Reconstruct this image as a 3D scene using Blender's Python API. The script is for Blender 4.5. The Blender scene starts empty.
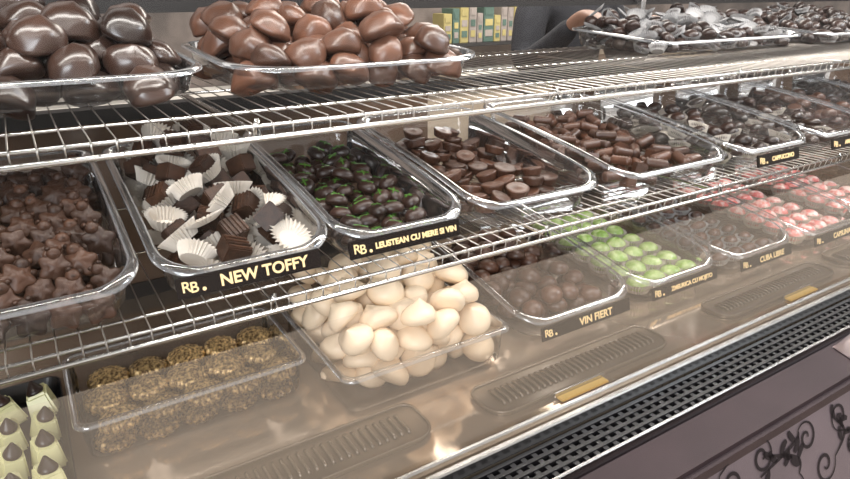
import bpy, math, random
from mathutils import Matrix, Vector, Euler
random.seed(7)
C = bpy.context
# ---------------------------------------------------------------- materials
def mat(name):
    m = bpy.data.materials.new(name); m.use_nodes = True
    nt = m.node_tree; nt.nodes.clear()
    o = nt.nodes.new('ShaderNodeOutputMaterial')
    return m, nt, o
def pbr(name, col, rough=.4, metal=0, coat=0, var=0.0, noise=0, nscale=30, bump=0, col2=None, spec=.5, bscale=None, emit=0, lo=.35, hi=.65):
    m, nt, o = mat(name)
    b = nt.nodes.new('ShaderNodeBsdfPrincipled')
    b.inputs['Roughness'].default_value = rough
    b.inputs['Metallic'].default_value = metal
    b.inputs['Coat Weight'].default_value = coat
    b.inputs['Coat Roughness'].default_value = .2
    b.inputs['Specular IOR Level'].default_value = spec
    c = (*col, 1)
    b.inputs['Base Color'].default_value = c
    src = None
    tc = nt.nodes.new('ShaderNodeTexCoord')
    if noise:
        n = nt.nodes.new('ShaderNodeTexNoise'); n.inputs['Scale'].default_value = nscale
        n.inputs['Detail'].default_value = 5
        nt.links.new(tc.outputs['Object'], n.inputs['Vector'])
        r = nt.nodes.new('ShaderNodeValToRGB')
        r.color_ramp.elements[0].position = lo; r.color_ramp.elements[1].position = hi
        r.color_ramp.elements[0].color = c
        c2 = col2 if col2 else tuple(min(1, x*(1+noise)) for x in col)
        r.color_ramp.elements[1].color = (*c2, 1)
        nt.links.new(n.outputs['Fac'], r.inputs['Fac']); src = r.outputs['Color']
    if var:
        g = nt.nodes.new('ShaderNodeNewGeometry')
        mr = nt.nodes.new('ShaderNodeMapRange')
        mr.inputs['To Min'].default_value = 1-var; mr.inputs['To Max'].default_value = 1+var
        nt.links.new(g.outputs['Random Per Island'], mr.inputs['Value'])
        h = nt.nodes.new('ShaderNodeHueSaturation')
        h.inputs['Color'].default_value = c
        if src: nt.links.new(src, h.inputs['Color'])
        nt.links.new(mr.outputs['Result'], h.inputs['Value']); src = h.outputs['Color']
    if src: nt.links.new(src, b.inputs['Base Color'])
    if bump:
        n2 = nt.nodes.new('ShaderNodeTexNoise'); n2.inputs['Scale'].default_value = bscale or nscale*3
        n2.inputs['Detail'].default_value = 4
        nt.links.new(tc.outputs['Object'], n2.inputs['Vector'])
        bp = nt.nodes.new('ShaderNodeBump'); bp.inputs['Strength'].default_value = bump
        bp.inputs['Distance'].default_value = .002
        nt.links.new(n2.outputs['Fac'], bp.inputs['Height']); nt.links.new(bp.outputs['Normal'], b.inputs['Normal'])
    if emit:
        b.inputs['Emission Color'].default_value = c; b.inputs['Emission Strength'].default_value = emit
    nt.links.new(b.outputs[0], o.inputs[0])
    return m
def clear(name, base=.03, gain=1.0, tint=(1,1,1), rough=.05, haze=0.0, hazecol=(.8,.7,.6)):
    """thin clear sheet: fresnel-weighted gloss over transparency (+ diffuse haze film)"""
    m, nt, o = mat(name)
    t = nt.nodes.new('ShaderNodeBsdfTransparent'); t.inputs[0].default_value = (*tint, 1)
    g = nt.nodes.new('ShaderNodeBsdfGlossy'); g.inputs['Roughness'].default_value = rough
    f = nt.nodes.new('ShaderNodeFresnel'); f.inputs['IOR'].default_value = 1.45
    ma = nt.nodes.new('ShaderNodeMath'); ma.operation = 'MULTIPLY_ADD'; ma.use_clamp = True
    ma.inputs[1].default_value = gain; ma.inputs[2].default_value = base
    nt.links.new(f.outputs[0], ma.inputs[0])
    mx = nt.nodes.new('ShaderNodeMixShader')
    nt.links.new(ma.outputs[0], mx.inputs[0]); nt.links.new(t.outputs[0], mx.inputs[1]); nt.links.new(g.outputs[0], mx.inputs[2])
    out = mx
    if haze:
        d = nt.nodes.new('ShaderNodeBsdfDiffuse'); d.inputs[0].default_value = (*hazecol, 1)
        m2 = nt.nodes.new('ShaderNodeMixShader'); m2.inputs[0].default_value = haze
        nt.links.new(mx.outputs[0], m2.inputs[1]); nt.links.new(d.outputs[0], m2.inputs[2]); out = m2
    nt.links.new(out.outputs[0], o.inputs[0])
    return m
M = dict(
 tray=clear('clear_plastic', .025, 1.0, (.985,.985,.985), .06, .018, (.85,.85,.85)),
 rim=clear('clear_plastic_rim', .04, .7, (.96,.96,.96), .10, .04, (.85,.85,.85)),
 lip=clear('clear_plastic_lip', .12, 1.0, (.85,.86,.88), .12, .12, (.84,.87,.92)),  # pale diffuse share paints in a thin highlight along the edge
 glass=clear('front_glass_clean', 0.0, .30, (.99,.99,.99), .01),
 glass_haze=clear('front_glass_hazed', .0, .9, (.98,.97,.96), .03, .085, (.80,.64,.49)),  # tan diffuse film stands in for the haze of the reflected floor
 steel=pbr('stainless_wire', (.42,.39,.36), .28, 1),
 steelb=pbr('stainless_frame', (.70,.69,.67), .2, 1),
 deck=pbr('deck_satin_steel', (.50,.40,.31), .10, .7, noise=.1, nscale=6),
 rail=pbr('aluminium_rail', (.6,.59,.58), .25, 1),
 black=pbr('black_plastic', (.008,.007,.008), .35),
 blackm=pbr('black_frame', (.02,.018,.018), .5),
 grey=pbr('smoked_plastic', (.17,.13,.095), .25, .3, coat=.3),
 label=pbr('label_black', (.012,.008,.007), .5, spec=.15),
 gold=pbr('label_print_gold', (1,.74,.38), .5, emit=.12),  # faint emission brightens the print, which is no light source
 yellow=pbr('price_strip_yellow', (.85,.55,.12), .45),
 milk=pbr('milk_chocolate', (.040,.017,.009), .48, coat=.05, var=.5, noise=.35, nscale=50, bump=.12, spec=.35),
 milkr=pbr('milk_chocolate_glazed', (.078,.034,.020), .38, coat=.25, var=.45, noise=.6, nscale=40, bump=.15),
 dark=pbr('dark_chocolate', (.022,.010,.007), .38, coat=.2, var=.4, noise=.5, nscale=40, bump=.1, spec=.4),
 toffee=pbr('toffee_chocolate', (.034,.015,.008), .48, coat=.05, var=.4, noise=.9, nscale=120, bump=.3, spec=.35),
 darkg=pbr('dark_chocolate_glazed', (.026,.013,.009), .30, coat=.45, var=.5, noise=.5, nscale=30, bump=.12),
 bloom=pbr('chocolate_satin', (.065,.027,.015), .40, coat=.2, var=.35, noise=.4, nscale=60, bump=.1),
 cream=pbr('cream_fondant', (.88,.71,.52), .45, var=.06, noise=.06, nscale=20, bump=.06, coat=.1),
 goldust=pbr('gold_dusted_chocolate', (.11,.058,.025), .36, .5, noise=1, nscale=230, col2=(.78,.54,.25), bump=.3, var=.2, lo=.38, hi=.66),
 green=pbr('green_glaze', (.27,.46,.08), .2, coat=.6, var=.12, noise=1, nscale=60, col2=(.58,.70,.32)),
 leaf=pbr('green_leaf_print', (.06,.17,.02), .4, var=.3),
 pink=pbr('pink_glaze', (.78,.22,.20), .2, coat=.6, var=.2, noise=1, nscale=70, col2=(.92,.68,.62), lo=.45, hi=.6),
 pale=pbr('pistachio_white_chocolate', (.72,.69,.38), .4, coat=.2, var=.08),
 paper=pbr('white_paper_cup', (.58,.53,.47), .65, var=.16),
 pgrey=pbr('grey_paper_cup', (.40,.39,.39), .6, var=.25),
 mauve=pbr('mauve_upholstery', (.026,.015,.017), .60, noise=.3, nscale=8, bump=.15, bscale=500, spec=.25),
 panel=pbr('damask_ground', (.090,.068,.076), .42, .1, noise=.3, nscale=8, bump=.2, bscale=500, spec=.4),
 scroll=pbr('damask_thread', (.010,.006,.008), .6, spec=.2),
 foil=pbr('silver_foil', (.55,.46,.47), .3, .9, bump=.8, bscale=60),
 doorb=pbr('rear_door_brown', (.085,.052,.034), .2, coat=.6, noise=.8, nscale=5),
 doorc=pbr('rear_door_cream', (.40,.32,.24), .3, noise=.35, nscale=4),
 wall=pbr('shop_wall', (.075,.060,.052), .6, noise=1.8, nscale=4),
 floor=pbr('tan_floor_tile', (.45,.35,.27), .35, noise=.25, nscale=4),
 wood=pbr('counter_wood', (.12,.07,.04), .5, noise=.5, nscale=7),
 poster=pbr('carton_print_yellow', (.30,.25,.10), .5, noise=.3, nscale=9),
 poster2=pbr('carton_print_green', (.06,.10,.08), .5, noise=.3, nscale=9),
 poster3=pbr('carton_print_grey', (.22,.19,.17), .5, noise=.3, nscale=9),
 white=pbr('white_card', (.70,.66,.60), .6),
 skin=pbr('skin', (.30,.165,.115), .5, noise=.1, nscale=20),
 cloth=pbr('dark_shirt', (.018,.018,.022), .85, noise=.6, nscale=60),
 jean=pbr('dark_trousers', (.02,.022,.035), .85, noise=.4, nscale=80),
 hair=pbr('dark_hair', (.02,.012,.008), .5),
)
# ---------------------------------------------------------------- mesh accumulator
class Acc:
    def __init__(s): s.v=[]; s.f=[]; s.m=[]; s.s=[]
    def add(s, T, mx=None, mi=None):
        v,f,fm,sm = T
        o=len(s.v)
        if mx is None: s.v.extend(v)
        else: s.v.extend([tuple(mx@Vector(p)) for p in v])
        s.f.extend([tuple(i+o for i in q) for q in f])
        s.m.extend([x if mi is None else mi for x in fm]); s.s.extend(sm)
    def obj(s, name, mats, parent=None):
        me=bpy.data.meshes.new(name); me.from_pydata(s.v,[],s.f)
        for m in mats: me.materials.append(m)
        me.polygons.foreach_set('material_index', s.m); me.polygons.foreach_set('use_smooth', s.s)
        me.update()
        ob=bpy.data.objects.new(name, me); C.scene.collection.objects.link(ob)
        if parent: ob.parent=parent
        return ob
def merge(*parts):
    a=Acc()
    for T,mx,mi in parts: a.add(T,mx,mi)
    return (a.v,a.f,a.m,a.s)
def empty(name, loc=(0,0,0)):
    e=bpy.data.objects.new(name,None); e.empty_display_size=.05; C.scene.collection.objects.link(e); return e
def box(x0,x1,y0,y1,z0,z1,b=0):
    if b<=0:
        v=[(x,y,z) for z in (z0,z1) for y in (y0,y1) for x in (x0,x1)]
        f=[(0,2,3,1),(4,5,7,6),(0,1,5,4),(2,6,7,3),(0,4,6,2),(1,3,7,5)]
        return (v,f,[0]*6,[False]*6)
    import bmesh
    bm=bmesh.new(); bmesh.ops.create_cube(bm,size=1)
    for q in bm.verts: q.co=Vector(((x0+x1)/2+q.co.x*(x1-x0),(y0+y1)/2+q.co.y*(y1-y0),(z0+z1)/2+q.co.z*(z1-z0)))
    bmesh.ops.bevel(bm,geom=bm.edges[:],offset=b,segments=2,affect='EDGES')
    v=[tuple(q.co) for q in bm.verts]; f=[tuple(p.index for p in q.verts) for q in bm.faces]; bm.free()
    return (v,f,[0]*len(f),[False]*len(f))
def revolve(prof, n=20, mod=None, cap=True, smooth=True):
    v=[];f=[]
    for i,(r,z) in enumerate(prof):
        for k in range(n):
            th=2*math.pi*k/n; rr=r; zz=z; dx=dy=0
            if mod:
                q=mod(th,i,r,z); rr=q[0]; zz=q[1]
                if len(q)>2: dx,dy=q[2],q[3]
            v.append((rr*math.cos(th)+dx, rr*math.sin(th)+dy, zz))
    for i in range(len(prof)-1):
        for k in range(n):
            a=i*n+k; b=i*n+(k+1)%n
            f.append((a,b,b+n,a+n))
    if cap:
        f.append(tuple(range(n-1,-1,-1))); m=(len(prof)-1)*n; f.append(tuple(range(m,m+n)))
    return (v,f,[0]*len(f),[smooth]*len(f))
def tube(pts, r, n=6, closed=False):
    v=[];f=[]; P=[Vector(p) for p in pts]; L=len(P)
    for i,p in enumerate(P):
        if closed: t=P[(i+1)%L]-P[i-1]
        else: t=(P[min(i+1,L-1)]-P[max(i-1,0)])
        t.normalize(); up=Vector((0,0,1)) if abs(t.z)<.9 else Vector((0,1,0))
        a=t.cross(up).normalized(); b=a.cross(t)
        rad=r[i] if isinstance(r,(list,tuple)) else r
        for k in range(n):
            th=2*math.pi*k/n; v.append(tuple(p+a*rad*math.cos(th)+b*rad*math.sin(th)))
    for i in range(L if closed else L-1):
        for k in range(n):
            a0=i*n+k;b0=i*n+(k+1)%n; c0=((i+1)%L)*n
            f.append((a0,b0,c0+(k+1)%n,c0+k))
    if not closed: f.append(tuple(range(n-1,-1,-1))); f.append(tuple(range((L-1)*n,L*n)))
    return (v,f,[0]*len(f),[True]*len(f))
def single(name,T,m,parent=None):
    a=Acc(); a.add(T); return a.obj(name,[m],parent)
# ---------------------------------------------------------------- confectionery templates (unit ~ radius 1)
dome=revolve([(.0,-.45),(.85,-.45),(.97,-.3),(1,-.1),(.92,.2),(.72,.45),(.4,.6),(.12,.65),(0.01,.66)],20)
kiss=revolve([(.0,-.46),(.7,-.46),(.92,-.36),(1,-.14),(.97,.08),(.82,.32),(.58,.50),(.34,.64),(.15,.78),(.01,.88)],24,
   lambda th,i,r,z:(r*(1+.03*math.sin(2*th)),z,.26*max(0,z),.12*max(0,z)))
def swirlmod(th,i,r,z): return (r*(1+.07*math.cos(14*th+2.2*z)),z)
swirl=revolve([(.0,-.45),(.9,-.45),(1,-.3),(1,-.12),(.93,.05),(.85,.10),(.80,.08),(.66,.24),(.60,.22),(.45,.36),(.40,.33),(.22,.44),(.1,.46),(.01,.47)],70,swirlmod)
def flow(th,i,r,z): return (r*(1+.16*math.cos(5*th)),z)
flower=revolve([(.0,-.42),(.9,-.42),(1,-.28),(1,.05),(.9,.2),(.62,.25),(.5,.34),(.3,.46),(.01,.48)],40,flow)
def pleat(th,i,r,z):
    k=round(th/(2*math.pi)*56)%2
    return (r*(1+(.10 if k else -.07)*(0.3+i*.4)), z)
cup=revolve([(.0,-.52),(.72,-.52),(.86,-.15),(1.02,.22)],56,pleat,cap=False,smooth=False)
cupflat=revolve([(.0,-.06),(.62,-.06),(.95,.10),(1.2,.28)],56,pleat,cap=False,smooth=False)
cube=box(-.68,.68,-.68,.68,-.5,.6,.07)
cubewave=merge((cube,Matrix.Identity(4),0),*[(box(-.66,.66,-.55+.28*k,-.42+.28*k,.58,.68,.03),Matrix.Identity(4),0) for k in range(4)])
ripple=revolve([(.0,-.45),(.75,-.45),(.8,-.3),(.86,-.1),(.92,.1),(.98,.25),(.9,.33),(.7,.28),(.3,.36),(.01,.4)],40,
   lambda th,i,r,z:(r*(1+(.05*math.cos(20*th) if i<6 else 0)),z))
rings=[]
for i in range(13):
    x=-1.2+2.4*i/12; rings.append((.52+(.09 if i%2 else -.03)-(.2 if i in(0,12) else 0),x))
roll=revolve([(.01,-1.2)]+rings+[(.01,1.2)],14)
rollH=merge((roll,Matrix.Rotation(math.pi/2,4,'Y'),0))
def nutmod(seed):
    rs=random.Random(seed); a=[rs.uniform(0,6.28) for _ in range(4)]; g=rs.uniform(.05,.25)
    def f(th,i,r,z):
        k=1+.08*math.sin(2*th+a[0]+z)+.05*math.sin(3*th+a[1]+2*z)+.04*math.sin(5*th+a[2]-3*z)
        return (r*k, z+.08*math.sin(2*th+a[3])*r, g*z*math.cos(a[0]), g*z*math.sin(a[0]))
    return f
nutp=[(.0,-.5),(.6,-.5),(.88,-.44),(1.02,-.32),(1.02,-.20),(.99,-.02),(.95,.16),(.86,.36),(.68,.56),(.46,.69),(.24,.78),(.10,.85),(.01,.88)]
nuts=[revolve(nutp,22,nutmod(s)) for s in range(7)]
oval=merge((dome,Matrix.Diagonal((1.35,.8,.9,1)),0))
leafT=merge((dome,Matrix.Diagonal((1.15,.85,.9,1)),0),(box(-.6,.6,-.07,.07,.52,.61),Matrix.Rotation(.5,4,'Z'),1),(box(-.3,.4,-.06,.06,.50,.62),Matrix.Rotation(-.7,4,'Z'),1))
def taper(T):
    v,f,m,s=T
    return ([(x*(1-.16*(z+.5)),y*(1-.16*(z+.5))+.18*(z+.5),z+(.28*y if z>0 else 0)) for x,y,z in v],f,m,s)
paleT=merge((taper(box(-.80,.80,-.75,.75,-.6,1.15,.16)),Matrix.Identity(4),0),
   (revolve([(.0,-.1),(.48,-.1),(.52,.03),(.42,.20),(.26,.42),(.09,.66),(.01,.7)],16,lambda th,i,r,z:(r,z,0,.3*z)),Matrix.Translation((0,.12,1.15)),1))
bear=merge((flower,Matrix.Diagonal((1,1,1,1)),0),(dome,Matrix.Translation((0,1.0,.02))@Matrix.Diagonal((.5,.5,.62,1)),0),
   (dome,Matrix.Translation((.36,1.36,.0))@Matrix.Diagonal((.2,.2,.5,1)),0),(dome,Matrix.Translation((-.36,1.36,.0))@Matrix.Diagonal((.2,.2,.5,1)),0),
   (dome,Matrix.Translation((0,.95,.32))@Matrix.Diagonal((.2,.16,.2,1)),0))
cubecup=merge((cubewave,Matrix.Translation((0,0,.1))@Matrix.Scale(.92,4),0),(cup,Matrix.Scale(1.15,4),1))
domecup=merge((dome,Matrix.Translation((0,0,.1))@Matrix.Scale(.9,4),0),(cup,Matrix.Identity(4),1))
ovalcup=merge((dome,Matrix.Translation((0,0,.1))@Matrix.Diagonal((1.25,.75,.9,1)),0),(cup,Matrix.Diagonal((1.35,.9,1,1)),1))
# ---------------------------------------------------------------- piling
def pile(x0,x1,y0,y1,floor,r,n,slope=0,seed=1,flat=.7,pack=.92,cand=14,mound=0):
    rs=random.Random(seed); P=[]; cx=(x0+x1)/2; hw=(x1-x0)/2; cy=(y0+y1)/2; hd=(y1-y0)/2
    s=2*r*pack
    for i in range(n):
        best=None
        for c in range(cand):
            x=rs.uniform(x0+r,x1-r); y=rs.uniform(y0+r,y1-r)
            if (x-cx)**2>(hw-r)**2*.90 and y<y0+2.0*r: continue
            zc=floor(y)+r*flat*.7
            for (px,py,pz) in P:
                d2=(px-x)**2+(py-y)**2
                if d2<s*s: zc=max(zc,pz+flat*math.sqrt(s*s-d2))
            sc=zc-floor(y)-slope*(y-y0)+mound*(((x-cx)/hw)**2+((y-cy)/hd)**2)
            if best is None or sc<best[0]: best=(sc,x,y,zc)
        if best: P.append(best[1:])
    return P
def fill(name, mats, P, temps, r, tilt=.35, seed=1, weights=None, yaw=None, tx=0):
    rs=random.Random(seed+99); a=Acc()
    for (x,y,z) in P:
        T=rs.choices(temps,weights)[0] if weights else rs.choice(temps)
        mi=None
        if isinstance(T,tuple) and len(T)==2: T,mi=T
        ya=rs.uniform(0,6.28) if yaw is None else yaw+rs.uniform(-.25,.25)
        k=r*rs.uniform(.92,1.07)
        mx=Matrix.Translation((x,y,z))@Euler((tx+rs.uniform(-tilt,tilt),rs.uniform(-tilt,tilt),0)).to_matrix().to_4x4()@Matrix.Rotation(ya,4,'Z')@Matrix.Scale(k,4)
        a.add(T,mx,mi)
    return a.obj(name,mats)
# ---------------------------------------------------------------- trays
def rr(x0,x1,y0,y1,rf,rb,n=8):
    pts=[]
    for (cx,cy,r,a0) in ((x0+rf,y0+rf,rf,180),(x1-rf,y0+rf,rf,270),(x1-rb,y1-rb,rb,0),(x0+rb,y1-rb,rb,90)):
        for k in range(n+1):
            a=math.radians(a0+90*k/n); pts.append((cx+r*math.cos(a),cy+r*math.sin(a)))
    out=[]
    L=len(pts)
    for i in range(L):
        p=pts[i];q=pts[(i+1)%L]; d=math.dist(p,q); m=max(1,int(d/.03))
        for k in range(m): out.append((p[0]+(q[0]-p[0])*k/m,p[1]+(q[1]-p[1])*k/m))
    return out
def tray(kind,x0,x1,y0,dep,z,hf=.050,hb=.12,rise=.035,rf=.05,rb=.03,text=None,tsize=.013,frac=.8,boxy=False,lup=.035,ldx=-.008):
    e=empty(kind); y1=y0+dep
    def fl(y): return z+.003+rise*max(0,min(1,(y-y0)/dep))
    def h(y):
        t=max(0,min(1,(y-y0)/dep)); return z+hf+(hb-hf)*(t**.68)
    base=rr(x0,x1,y0,y1,rf,rb)
    n=len(base); cx=(x0+x1)/2; cy=(y0+y1)/2
    ins=[.022,.012,.008,.004,.001,-.001,-.006,-.007] if not boxy else [.010,.005,.003,.002,.001,-.001,-.005,-.006]
    v=[]
    for li,i in enumerate(ins):
        sx=((x1-x0)/2-i)/((x1-x0)/2); sy=(dep/2-i)/(dep/2)
        for (px,py) in base:
            X=cx+(px-cx)*sx; Y=cy+(py-cy)*sy
            Z=[fl(Y),fl(Y)+.006,.5*fl(Y)+.5*h(Y),h(Y)-.002,h(Y)+.0005,h(Y),h(Y)-.001,h(Y)-.006][li]
            v.append((X,Y,Z))
    f=[];fm=[]
    mm=[0,0,0,2,1,1,2]
    for li in range(len(ins)-1):
        for k in range(n):
            f.append((li*n+k,li*n+(k+1)%n,(li+1)*n+(k+1)%n,(li+1)*n+k)); fm.append(mm[li])
    f.append(tuple(range(n))); fm.append(0)
    a=Acc(); a.add((v,f,fm,[True]*(len(f)-1)+[False]))
    a.obj('tray_shell',[M['tray'],M['rim'],M['lip']],e)
    if text:
        w=(x1-x0)*frac; lz=z+lup; cx+=ldx
        lab=Acc(); lab.add(box(-w/2,w/2,-.0015,.0015,-.0125,.0125,.001)); lo=lab.obj('label_plate',[M['label']],e)
        lo.location=(cx,y0-.011,lz); lo.rotation_euler=(math.radians(-14),0,0)
        def tx(name,body,size,x,dz=0,off=.0005):
            cu=bpy.data.curves.new(name,'FONT'); cu.body=body; cu.size=size; cu.align_x='CENTER'; cu.align_y='CENTER'; cu.extrude=.0003; cu.offset=off
            to=bpy.data.objects.new(name,cu); C.scene.collection.objects.link(to); to.parent=e
            cu.materials.append(M['gold']); to.location=(x,y0-.0135,lz+dz); to.rotation_euler=(math.radians(76),0,0)
        tx('label_text',text,tsize,cx+w*.09); tx('label_monogram','R',.018,cx-w*.5+.011,.001,.0002); tx('label_monogram_b','B',.018,cx-w*.5+.020,-.001,.0002)
        tx('label_dot','.',.03,cx-w*.5+.031,.003)
    return fl,h
TOP,MID,DK=1.31,1.09,.87
# ---------------- display case
case=empty('display_case')
def shelf(name,z,yback,ys,x0=-.75,x1=3.2):
    e=empty('wire_shelf')
    a=Acc(); x=x0
    while x<x1:
        a.add(tube([(x,.700,z-.014),(x,.698,z-.004),(x,.704,z),(x,.9,z),(x,yback,z)],.0009,5)); x+=.0235
    a.obj('shelf_wires',[M['steel']],e); a=Acc()
    a.add(tube([(x0,.699,z-.017),(x1,.699,z-.017)],.0036,8))
    a.add(tube([(x0,.705,z-.004),(x1,.705,z-.004)],.0026,8))
    for y in ys: a.add(tube([(x0,y,z-.004),(x1,y,z-.004)],.0022,6))
    x=x0+.05
    while x<x1:
        a.add(tube([(x,.70,z-.016),(x,.705,z+.002),(x,.712,z-.012),(x,yback,z-.018)],.0035,6)); x+=.46
    a.obj('shelf_frame',[M['steelb']],e)
shelf('wire_shelf_upper',TOP,1.26,(.80,1.0,1.22))
shelf('wire_shelf_middle',MID,1.22,(.745,.96,1.19))
a=Acc()
a.add(box(-.75,3.2,.525,1.28,DK-.03,DK-.001))
a.obj('deck',[M['deck']],case)
a=Acc()
a.add(box(-.75,3.2,.520,.530,DK-.012,DK+.010,.002)); a.add(box(-.75,3.2,.540,.548,DK-.0,DK+.012,.002))
a.add(box(-.75,3.2,.456,.461,DK-.03,DK-.012,.0015)); a.obj('front_rails',[M['rail']],case)
a=Acc(); a.add(box(-.75,3.2,.461,.520,DK-.045,DK-.035))
for y in (.472,.486,.500,.514): a.add(box(-.75,3.2,y-.003,y+.003,DK-.030,DK-.012))
x=-.74
while x<3.2:
    a.add(box(x,x+.008,.461,.519,DK-.029,DK-.014)); x+=.019
a.obj('air_vent_grille',[M['black']],case)
a=Acc(); yv=.555
a.v=[(-.75,yv,DK+.003),(3.2,yv,DK+.003),(3.2,.66,MID-.03),(-.75,.66,MID-.03)]; a.f=[(0,1,2,3)]; a.m=[0]; a.s=[False]
a.obj('front_glass_lower',[M['glass_haze']],case)
a=Acc(); a.v=[(-.75,.672,MID-.02),(3.2,.672,MID-.02),(3.2,.672,1.85),(-.75,.672,1.85)]; a.f=[(0,1,2,3)]; a.m=[0]; a.s=[False]
a.obj('front_glass_upper',[M['glass']],case)
a=Acc()
a.add(box(-.75,3.2,.372,.456,DK-.06,DK-.022,.008))
a.add(box(-.75,3.2,.42,1.28,.02,.838))
a.obj('upholstered_ledge',[M['mauve']],case)
a=Acc()
a.add(([(-.75,.376,DK-.036),(3.2,.376,DK-.036),(3.2,.27,.55),(-.75,.27,.55),(-.75,.42,.55),(3.2,.42,.55)],[(0,1,2,3),(3,2,5,4)],[0,0],[False]*2))
a.obj('damask_front_panel',[M['panel']],case)
def ribbon(a,pts,w,fn,mi):
    L=len(pts); v=[]
    for i,(u,q) in enumerate(pts):
        u0,q0=pts[max(i-1,0)];u1,q1=pts[min(i+1,L-1)]
        dx,dy=u1-u0,q1-q0; l=math.hypot(dx,dy) or 1
        ww=w*(.35+.65*math.sin(math.pi*(i+.3)/(L+.3)))
        v+= [fn(u-dy/l*ww,q+dx/l*ww),fn(u+dy/l*ww,q-dx/l*ww)]
    f=[(2*i,2*i+1,2*i+3,2*i+2) for i in range(L-1)]
    a.add((v,f,[mi]*len(f),[False]*len(f)))
def slopefn(u,q):
    L=math.hypot(.106,.29); t=max(.02,q/L)
    return (u,.376-.106*t-.0012,DK-.036-.284*t+.0006)
def motif(a,cu,cq,R,s,a0,fn):
    pts=[]
    for i in range(34):
        t=i/33; r=R*(1-t*.88); th=a0+s*t*9
        pts.append((cu+r*math.cos(th),cq+r*math.sin(th)))
    ribbon(a,pts,.0028,fn,0)
    p0=pts[0]; th=a0+s*-1.2
    pts=[(p0[0]+t*.10*math.cos(th)+.025*math.sin(t*4),p0[1]+t*.07*math.sin(th)) for t in [i/16 for i in range(17)]]
    ribbon(a,pts,.0032,fn,0)
    for j in range(5):
        t=.25+.17*j; k=int(t*16); an=th+(1 if j%2 else -1)*.9
        b=pts[min(k,16)]
        q=[(b[0]+u*.026*math.cos(an+.5*u),b[1]+u*.026*math.sin(an+.5*u)) for u in [i/8 for i in range(9)]]
        ribbon(a,q,.0055,fn,0)
a=Acc(); rs=random.Random(4)
for i in range(36):
    for j in range(4):
        motif(a,-.3+.095*i+rs.uniform(-.02,.02)+(.045 if j%2 else 0),.032+.078*j+rs.uniform(-.01,.01),rs.uniform(.020,.034),rs.choice([-1,1]),rs.uniform(0,6.28),slopefn)
a.obj('damask_scrollwork',[M['scroll']],case)
a=Acc(); a.add(box(-.78,-.75,.42,1.34,.02,1.9)); a.add(box(3.2,3.23,.42,1.34,.02,1.9)); a.add(box(-.75,3.2,1.28,1.34,1.412,1.50)); a.add(box(-.75,3.2,1.28,1.32,1.225,1.25))
a.add(box(-.75,3.2,1.28,1.32,.838,.90)); a.add(box(-.78,3.23,.66,1.34,1.85,1.9))
a.obj('case_frame',[M['blackm']],case)
single('rear_door_left',box(-.75,.82,1.285,1.295,.90,1.225),M['doorb'],case)
single('rear_door_middle',box(.80,1.25,1.297,1.307,.90,1.225),M['doorc'],case)
single('rear_door_right',box(1.23,3.2,1.285,1.295,.90,1.225),M['doorb'],case)
a=Acc()
for x in (1.50,2.9): a.add(box(x,x+.018,1.25,1.27,TOP,1.85,.003))
a.obj('upright_posts',[M['rail']],case)
def pad(x0,x1,y0,y1):
    a=Acc(); z=DK
    o=rr(x0,x1,y0,y1,.03,.02,6); n=len(o)
    v=[(x,y,z) for x,y in o]+[(x,y,z+.005) for x,y in o]
    f=[(k,(k+1)%n,n+(k+1)%n,n+k) for k in range(n)]+[tuple(range(n,2*n))]
    a.add((v,f,[0]*len(f),[False]*len(f)))
    a.add(tube([(x,y,z+.006) for x,y in o],.0025,6,True))
    x=x0+.03
    while x<x1-.025:
        a.add(tube([(x,y0+.018,z+.005),(x,y0+.024,z+.008),(x,y1-.024,z+.008),(x,y1-.018,z+.005)],.0028,6)); x+=.0115
    a.obj('ribbed_serving_mat',[M['grey']])
pad(.06,.40,.60,.680); pad(.49,.88,.580,.655); pad(1.04,1.44,.580,.645); pad(1.5,1.9,.585,.655)
for x in (.60,1.22,1.7):
    e=empty('price_strip'); single('strip_card',box(x,x+.10,.560,.573,DK,DK+.004,.001),M['yellow'],e)
    single('strip_clip',box(x-.004,x+.104,.573,.576,DK,DK+.010,.001),M['rail'],e)
# ---------------------------------------------------------------- MIDDLE LEVEL
z=MID+.002
K='serving_tray'
fl,h=tray(K,-.170,.072,.72,.42,z)
P=[];rs=random.Random(6)
for lay in range(3):
    for j in range(10-lay):
        for i in range(7):
            y=.748+.036*j+.018*lay
            P.append((-.145+.034*i+(.017 if (j+lay)%2 else 0)+rs.uniform(-.007,.007),y+rs.uniform(-.006,.006),fl(y)+.014+.018*lay+.10*(y-.75)+rs.uniform(-.002,.003)))
P=[p for p in P if p[0]<.050]
fill('milk_chocolate_bears',[M['milk']],P,[bear,flower],.0168,.38,6,[4,1],0,.95)
fl,h=tray(K,.098,.312,.72,.42,z,text='NEW TOFFY',tsize=.0200,frac=.84)
P=pile(.110,.301,.735,1.13,fl,.0220,84,.09,5,.72)
fill('toffee_cubes_in_paper_cups',[M['toffee'],M['paper']],P,[cubecup,(cubewave,0),(cupflat,1),(cup,1)],.0236,.8,15,[3,4.5,3.2,3.2])
fl,h=tray(K,.328,.532,.72,.42,z,text='LEUSTEAN CU MERE SI VIN',tsize=.0112,frac=.88,lup=.034,ldx=-.012)
fill('leaf_print_pralines',[M['dark'],M['leaf']],pile(.344,.520,.74,1.13,fl,.018,85,.03,8,.6),[leafT],.018,.4)
fl,h=tray(K,.556,.820,.72,.42,z)
fill('fluted_chocolate_cups',[M['bloom']],pile(.57,.808,.76,1.13,fl,.020,80,.03,9,.6),[ripple],.020,.35)
fl,h=tray(K,.872,1.182,.72,.42,z,text=None)
fill('ridged_chocolate_rolls',[M['bloom']],pile(.885,1.17,.75,1.13,fl,.020,115,.03,10,.6),[rollH,cubewave],.0180,.3,3,[4,1])
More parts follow.
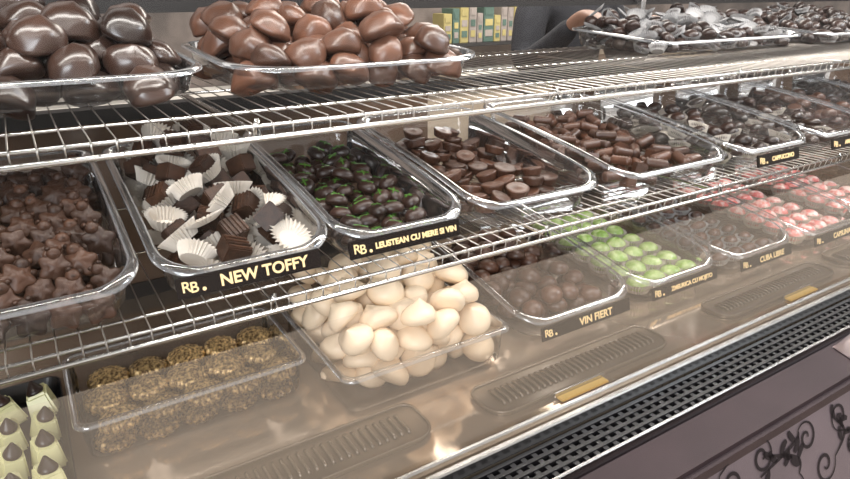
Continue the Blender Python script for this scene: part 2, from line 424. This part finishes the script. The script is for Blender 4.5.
fl,h=tray(K,1.22,1.48,.72,.42,z,text='CAPPUCCINO',tsize=.013,frac=.6,lup=.026)
fill('dark_truffles_in_paper_cups',[M['dark'],M['paper']],pile(1.23,1.47,.75,1.13,fl,.021,55,.04,11,.7),[(dome,0),domecup,(cupflat,1)],.020,.5,4,[6,2,1])
fl,h=tray(K,1.515,1.77,.72,.42,z,text='AMARETTO',tsize=.013,frac=.6,lup=.026)
fill('oval_pralines',[M['darkg'],M['paper']],pile(1.525,1.76,.75,1.13,fl,.021,50,.04,12,.7),[(oval,0),ovalcup],.019,.4,4,[4,1])
fl,h=tray(K,1.805,2.06,.72,.42,z)
fill('milk_pralines',[M['bloom']],pile(1.82,2.05,.75,1.13,fl,.021,50,.04,13,.7),[dome,ripple],.020,.4)
fl,h=tray(K,2.10,2.38,.72,.42,z)
fill('dark_pralines',[M['dark']],pile(2.115,2.37,.75,1.13,fl,.021,50,.04,14,.7),[dome,oval],.020,.4)
# ---------------------------------------------------------------- BOTTOM LEVEL
z=DK+.001
fl,h=tray('clear_storage_box',-.022,.282,.785,.19,z,hf=.066,hb=.068,rise=0,rf=.018,rb=.018,boxy=True)
P=[]
for lay in range(2):
    for j in range(3):
        for i in range(5):
            P.append((.018+.056*i+(.010 if (j+lay)%2 else 0),.820+.056*j,z+.015+.026*lay))
fill('gold_dusted_truffles',[M['goldust']],P,[swirl],.0275,.10,3)
fl,h=tray('clear_storage_box',.308,.598,.690,.262,z,hf=.070,hb=.072,rise=0,rf=.018,rb=.018,boxy=True)
fill('cream_fondant_kisses',[M['cream']],pile(.312,.594,.694,.952,fl,.0260,92,.12,21,.68,.92,20,.015),[kiss],.0290,.75)
fl,h=tray(K,.650,.912,.70,.40,z,text='VIN FIERT',tsize=.0190,frac=.84,lup=.030,ldx=0)
fill('mulled_wine_pralines',[M['bloom']],pile(.665,.897,.73,1.08,fl,.021,60,.0,22,.6),[dome],.022,.3)
fl,h=tray(K,.938,1.175,.70,.40,z,text='ZMEURICA CU MOJITO',tsize=.0125,frac=.86,lup=.030,ldx=0)
P=[(.981+.0505*i,.745+.050*j,fl(.745+.05*j)+.017) for j in range(7) for i in range(4)]
fill('green_pralines_in_paper_cups',[M['green'],M['paper']],P,[domecup],.0255,.1)
fl,h=tray(K,1.202,1.445,.69,.40,z,text='CUBA LIBRE',tsize=.0175,frac=.80,lup=.030,ldx=0)
P=[(1.245+.054*i,.74+.045*j,fl(.74+.045*j)+.014) for j in range(7) for i in range(4)]
fill('cola_pralines_in_paper_cups',[M['bloom'],M['pgrey']],P,[ovalcup],.0195,.15,yaw=.2)
fl,h=tray(K,1.475,1.73,.68,.40,z,text='CAPSUNA',tsize=.0175,frac=.80,lup=.030,ldx=0)
P=[(1.520+.055*i,.73+.050*j,fl(.73+.05*j)+.016) for j in range(7) for i in range(4)]
fill('pink_pralines_in_paper_cups',[M['pink'],M['paper']],P,[domecup],.0260,.12)
fl,h=tray(K,1.765,2.02,.68,.40,z)
P=[(1.81+.055*i,.73+.050*j,fl(.73+.05*j)+.016) for j in range(7) for i in range(4)]
fill('ruby_pralines_in_paper_cups',[M['pink'],M['paper']],P,[domecup],.0260,.12)
e=empty('black_serving_tray')
o=rr(-.33,-.034,.70,1.0,.02,.02); n=len(o); cx,cy=-.182,.85
v=[]
for s,zz in ((.93,z),(1,z+.03),(.985,z+.03),(.92,z+.004)):
    v+=[(cx+(x-cx)*s,cy+(y-cy)*s,zz) for x,y in o]
f=[(l*n+k,l*n+(k+1)%n,(l+1)*n+(k+1)%n,(l+1)*n+k) for l in range(3) for k in range(n)]+[tuple(range(3*n,4*n)),tuple(range(n-1,-1,-1))]
single('tray_body',(v,f,[0]*len(f),[False]*len(f)),M['black'],e)
P=[(-.298+.0395*i,.740+.062*j,z+.024) for j in range(4) for i in range(7)]
fill('pistachio_tipped_chocolates',[M['pale'],M['dark']],P,[paleT],.0215,.25,yaw=.15)
# ---------------------------------------------------------------- TOP LEVEL
z=TOP+.002
fl,h=tray(K,-.24,.215,.875,.34,z,hf=.040,hb=.055,rise=0,rf=.07,rb=.05)
fill('dark_chocolate_nut_clusters',[M['darkg']],pile(-.23,.205,.885,1.21,fl,.030,90,.14,31,.68,.9,16,.03),nuts,.0330,.5)
fl,h=tray(K,.252,.675,.86,.35,z,hf=.038,hb=.055,rise=0,rf=.09,rb=.06)
fill('milk_chocolate_nut_clusters',[M['milkr']],pile(.262,.665,.87,1.20,fl,.028,96,.14,32,.68,.9,16,.03),nuts,.0310,.5)
fl,h=tray(K,1.22,1.80,.95,.29,z,hf=.03,hb=.05,rise=0,rf=.05,rb=.04)
fill('wrapped_truffles',[M['dark'],M['pgrey']],pile(1.23,1.79,.96,1.23,fl,.019,230,.2,33,.7,.92,12),[(dome,0),domecup,(cupflat,1),(oval,0)],.019,.6,3,[2,3,3,1])
fl,h=tray(K,1.85,2.45,.92,.32,z,hf=.03,hb=.05,rise=0,rf=.05,rb=.04,text='TRUFE',tsize=.014,frac=.25,lup=.02)
fill('dark_truffles',[M['dark'],M['pgrey']],pile(1.86,2.44,.93,1.23,fl,.020,200,.2,34,.7,.92,12),[(dome,0),domecup,(oval,0)],.020,.6,3,[4,3,2])
v=[];f=[];N=14
for j in range(N+1):
    for i in range(N+1):
        u=i/N*2-1; w=j/N*2-1; hh=max(0,(1-u**4)*(1-w**4))
        v.append((1.195+u*.055+w*.012,.412+w*.030,DK-.020+.024*hh+.003*math.sin(9*u+5*w)*hh))
for j in range(N):
    for i in range(N): q=j*(N+1)+i; f.append((q,q+1,q+N+2,q+N+1))
o=len(v); v+=[(x,y,DK-.0215) for x,y,zz in v[:]]
f+=[tuple(reversed([k+o for k in q])) for q in f[:]]
single('foil_candy_packet',(v,f,[0]*len(f),[True]*len(f)),M['foil'])
# ---------------------------------------------------------------- room
single('floor',box(-4,8,-4,3.6,-.02,0),M['floor'])
single('wall_back',box(-4,8,3.6,3.7,0,3),M['wall'])
e=empty('back_counter')
a=Acc(); a.add(box(-1.5,6,3.0,3.58,0,.92,.01)); a.obj('cabinet',[M['wood']],e)
a=Acc(); a.add(box(-1.55,6.05,2.96,3.59,.92,.96,.008)); a.obj('worktop',[M['white']],e)
e=empty('wall_shelf'); single('board',box(1.0,3.4,3.38,3.6,1.115,1.135,.004),M['blackm'],e)
a=Acc(); rs=random.Random(9); x=2.30
while x<3.2:
    w=rs.uniform(.05,.09); hh=rs.uniform(.14,.24); k=rs.randrange(3)
    a.add(box(x,x+w-.006,3.42,3.55,1.1355,1.136+hh,.003),None,k)
    for q in range(3): a.add(box(x+.01,x+w-.018,3.416,3.42,1.136+hh*(.15+.28*q),1.136+hh*(.32+.28*q)),None,(k+1+q)%3)
    x+=w
a.obj('tea_cartons',[M['poster'],M['poster2'],M['poster3']],None)
for i,(x,w,hh) in enumerate(((1.2,.3,.22),(1.9,.25,.3),(3.4,.35,.26),(4.3,.4,.3),(5,.3,.36))):
    e=empty('cardboard_box'); single('carton',box(x,x+w,3.15,3.34,.962,.96+hh*.5,.006),M['doorc'] if i%2 else M['wood'],e)
    single('carton_lid',box(x-.005,x+w+.005,3.145,3.345,.96+hh*.5-.05,.963+hh*.5,.004),M['doorc'],e)
# ---------------------------------------------------------------- shop assistant
def skinmesh(name,verts,edges,rad,m,parent,root=0,sub=2):
    me=bpy.data.meshes.new(name); me.from_pydata(verts,edges,[]); ob=bpy.data.objects.new(name,me)
    C.scene.collection.objects.link(ob); ob.parent=parent
    s=ob.modifiers.new('skin','SKIN'); s.use_smooth_shade=True
    for i,r in enumerate(rad):
        q=me.skin_vertices[0].data[i]; q.radius=(r,r) if not isinstance(r,tuple) else r; q.use_root=(i==root)
    ss=ob.modifiers.new('sub','SUBSURF'); ss.levels=sub; ss.render_levels=sub
    me.materials.append(m); return ob
P0=empty('shop_assistant'); bx,by=1.83,1.86
V=[(bx,by,.98),(bx,by,1.12),(bx,by-.01,1.28),(bx,by,1.40),(bx,by,1.47),
   (bx-.19,by,1.41),(bx-.27,by-.06,1.19),(bx-.285,by-.21,1.27),(bx-.295,by-.325,1.352),
   (bx+.19,by,1.41),(bx+.25,by-.06,1.17),(bx+.12,by-.24,1.24),(bx+.03,by-.345,1.335)]
E=[(0,1),(1,2),(2,3),(3,4),(3,5),(5,6),(6,7),(7,8),(3,9),(9,10),(10,11),(11,12)]
skinmesh('shirt',V,E,[(.16,.11),(.15,.105),(.17,.12),(.13,.09),.06,.075,.055,.045,.034,.075,.055,.045,.034],M['cloth'],P0)
V=[(bx,by,1.0),(bx-.09,by,.90),(bx-.10,by-.02,.50),(bx-.10,by,.10),(bx-.10,by-.10,.05),(bx+.09,by,.90),(bx+.10,by-.02,.50),(bx+.10,by,.10),(bx+.10,by-.10,.05)]
skinmesh('trousers',V,[(0,1),(1,2),(2,3),(3,4),(0,5),(5,6),(6,7),(7,8)],[.13,.095,.065,.05,.045,.095,.065,.05,.045],M['jean'],P0)
V=[(bx,by,1.44),(bx,by-.01,1.53),(bx,by-.02,1.60),(bx,by-.02,1.68),(bx,by-.01,1.73)]
skinmesh('neck_and_head',V,[(0,1),(1,2),(2,3),(3,4)],[.055,.055,(.075,.085),(.08,.095),(.06,.07)],M['skin'],P0)
a=Acc(); bl=merge((dome,Matrix.Identity(4),0))
a.add(bl,Matrix.Translation((bx,by+.01,1.70))@Matrix.Diagonal((.092,.108,.13,1))); a.obj('hair',[M['hair']],P0)
a=Acc()
a.add(bl,Matrix.Translation((bx,by-.115,1.635))@Matrix.Diagonal((.014,.02,.03,1)),0)
for s in(-1,1):
    a.add(bl,Matrix.Translation((bx+s*.082,by,1.64))@Matrix.Diagonal((.012,.02,.034,1)),0)
    a.add(bl,Matrix.Translation((bx+s*.03,by-.098,1.66))@Matrix.Diagonal((.012,.008,.008,1)),1)
a.add(bl,Matrix.Translation((bx,by-.105,1.59))@Matrix.Diagonal((.024,.008,.008,1)),2)
a.obj('face_features',[M['skin'],M['hair'],M['pink']],P0)
def hand(x,y,z,sgn,nm,ex,ey,ez):
    V=[(ex,ey,ez),(x,y,z),(x,y-.035,z-.004),(x,y-.075,z-.010)]
    E=[(0,1),(1,2),(2,3)]; R=[.026,.024,(.034,.017),(.036,.014)]
    for k,(off,L) in enumerate(((-.030,.060),(-.010,.072),(.010,.068),(.030,.052))):
        i=len(V)
        V+=[(x+off,y-.090,z-.012),(x+off*1.15,y-.090-L*.45,z-.018),(x+off*1.2,y-.090-L*.75,z-.038),(x+off*1.2,y-.090-L*.88,z-.060)]
        E+=[(3,i),(i,i+1),(i+1,i+2),(i+2,i+3)]; R+=[.0095,.009,.0082,.0072]
    i=len(V)
    V+=[(x+sgn*.042,y-.045,z-.016),(x+sgn*.052,y-.075,z-.030),(x+sgn*.045,y-.098,z-.046)]
    E+=[(2,i),(i,i+1),(i+1,i+2)]; R+=[.012,.010,.0085]
    skinmesh(nm,V,E,R,M['skin'],P0)
hand(bx-.298,by-.365,1.378,1,'hand_right',bx-.296,by-.30,1.338)
hand(bx+.02,by-.37,1.355,-1,'hand_left',bx+.04,by-.31,1.322)
# ---------------------------------------------------------------- light
def area(name,loc,rot,sx,sy,e,col):
    l=bpy.data.lights.new(name,'AREA'); l.shape='RECTANGLE'; l.size=sx; l.size_y=sy; l.energy=e; l.color=col
    o=bpy.data.objects.new(name,l); C.scene.collection.objects.link(o); o.location=loc; o.rotation_euler=rot
area('window_light',(-1.8,-2.2,2.6),(math.radians(50),0,math.radians(-38)),2.2,1.6,135,(.90,.95,1))
area('case_led_strip',(1.2,.80,1.83),(0,0,0),3.6,.05,25,(1,.96,.90))
area('ceiling_lamp',(1.6,1.0,2.8),(0,0,0),3,1.2,80,(1,.96,.90))
area('cool_highlight_fill',(2.8,-.3,2.8),(math.radians(20),0,0),1.2,.5,50,(.80,.90,1))  # added source for blue-white highlights on the tray edges
area('back_room_lamp',(2.5,2.6,2.7),(0,0,0),2,1,60,(1,.93,.84))
w=bpy.data.worlds.new('world'); C.scene.world=w; w.use_nodes=True
bg=w.node_tree.nodes['Background']; bg.inputs[0].default_value=(1,.955,.91,1); bg.inputs[1].default_value=.95
# ---------------------------------------------------------------- camera
cam=bpy.data.cameras.new('camera'); co=bpy.data.objects.new('camera',cam); C.scene.collection.objects.link(co)
co.location=(0,0,1.45); co.rotation_euler=(math.radians(90-21.6),0,math.radians(-32.3)); cam.lens=26.68; cam.sensor_width=36; cam.clip_start=.02
C.scene.camera=co
C.scene.view_settings.view_transform='Standard'
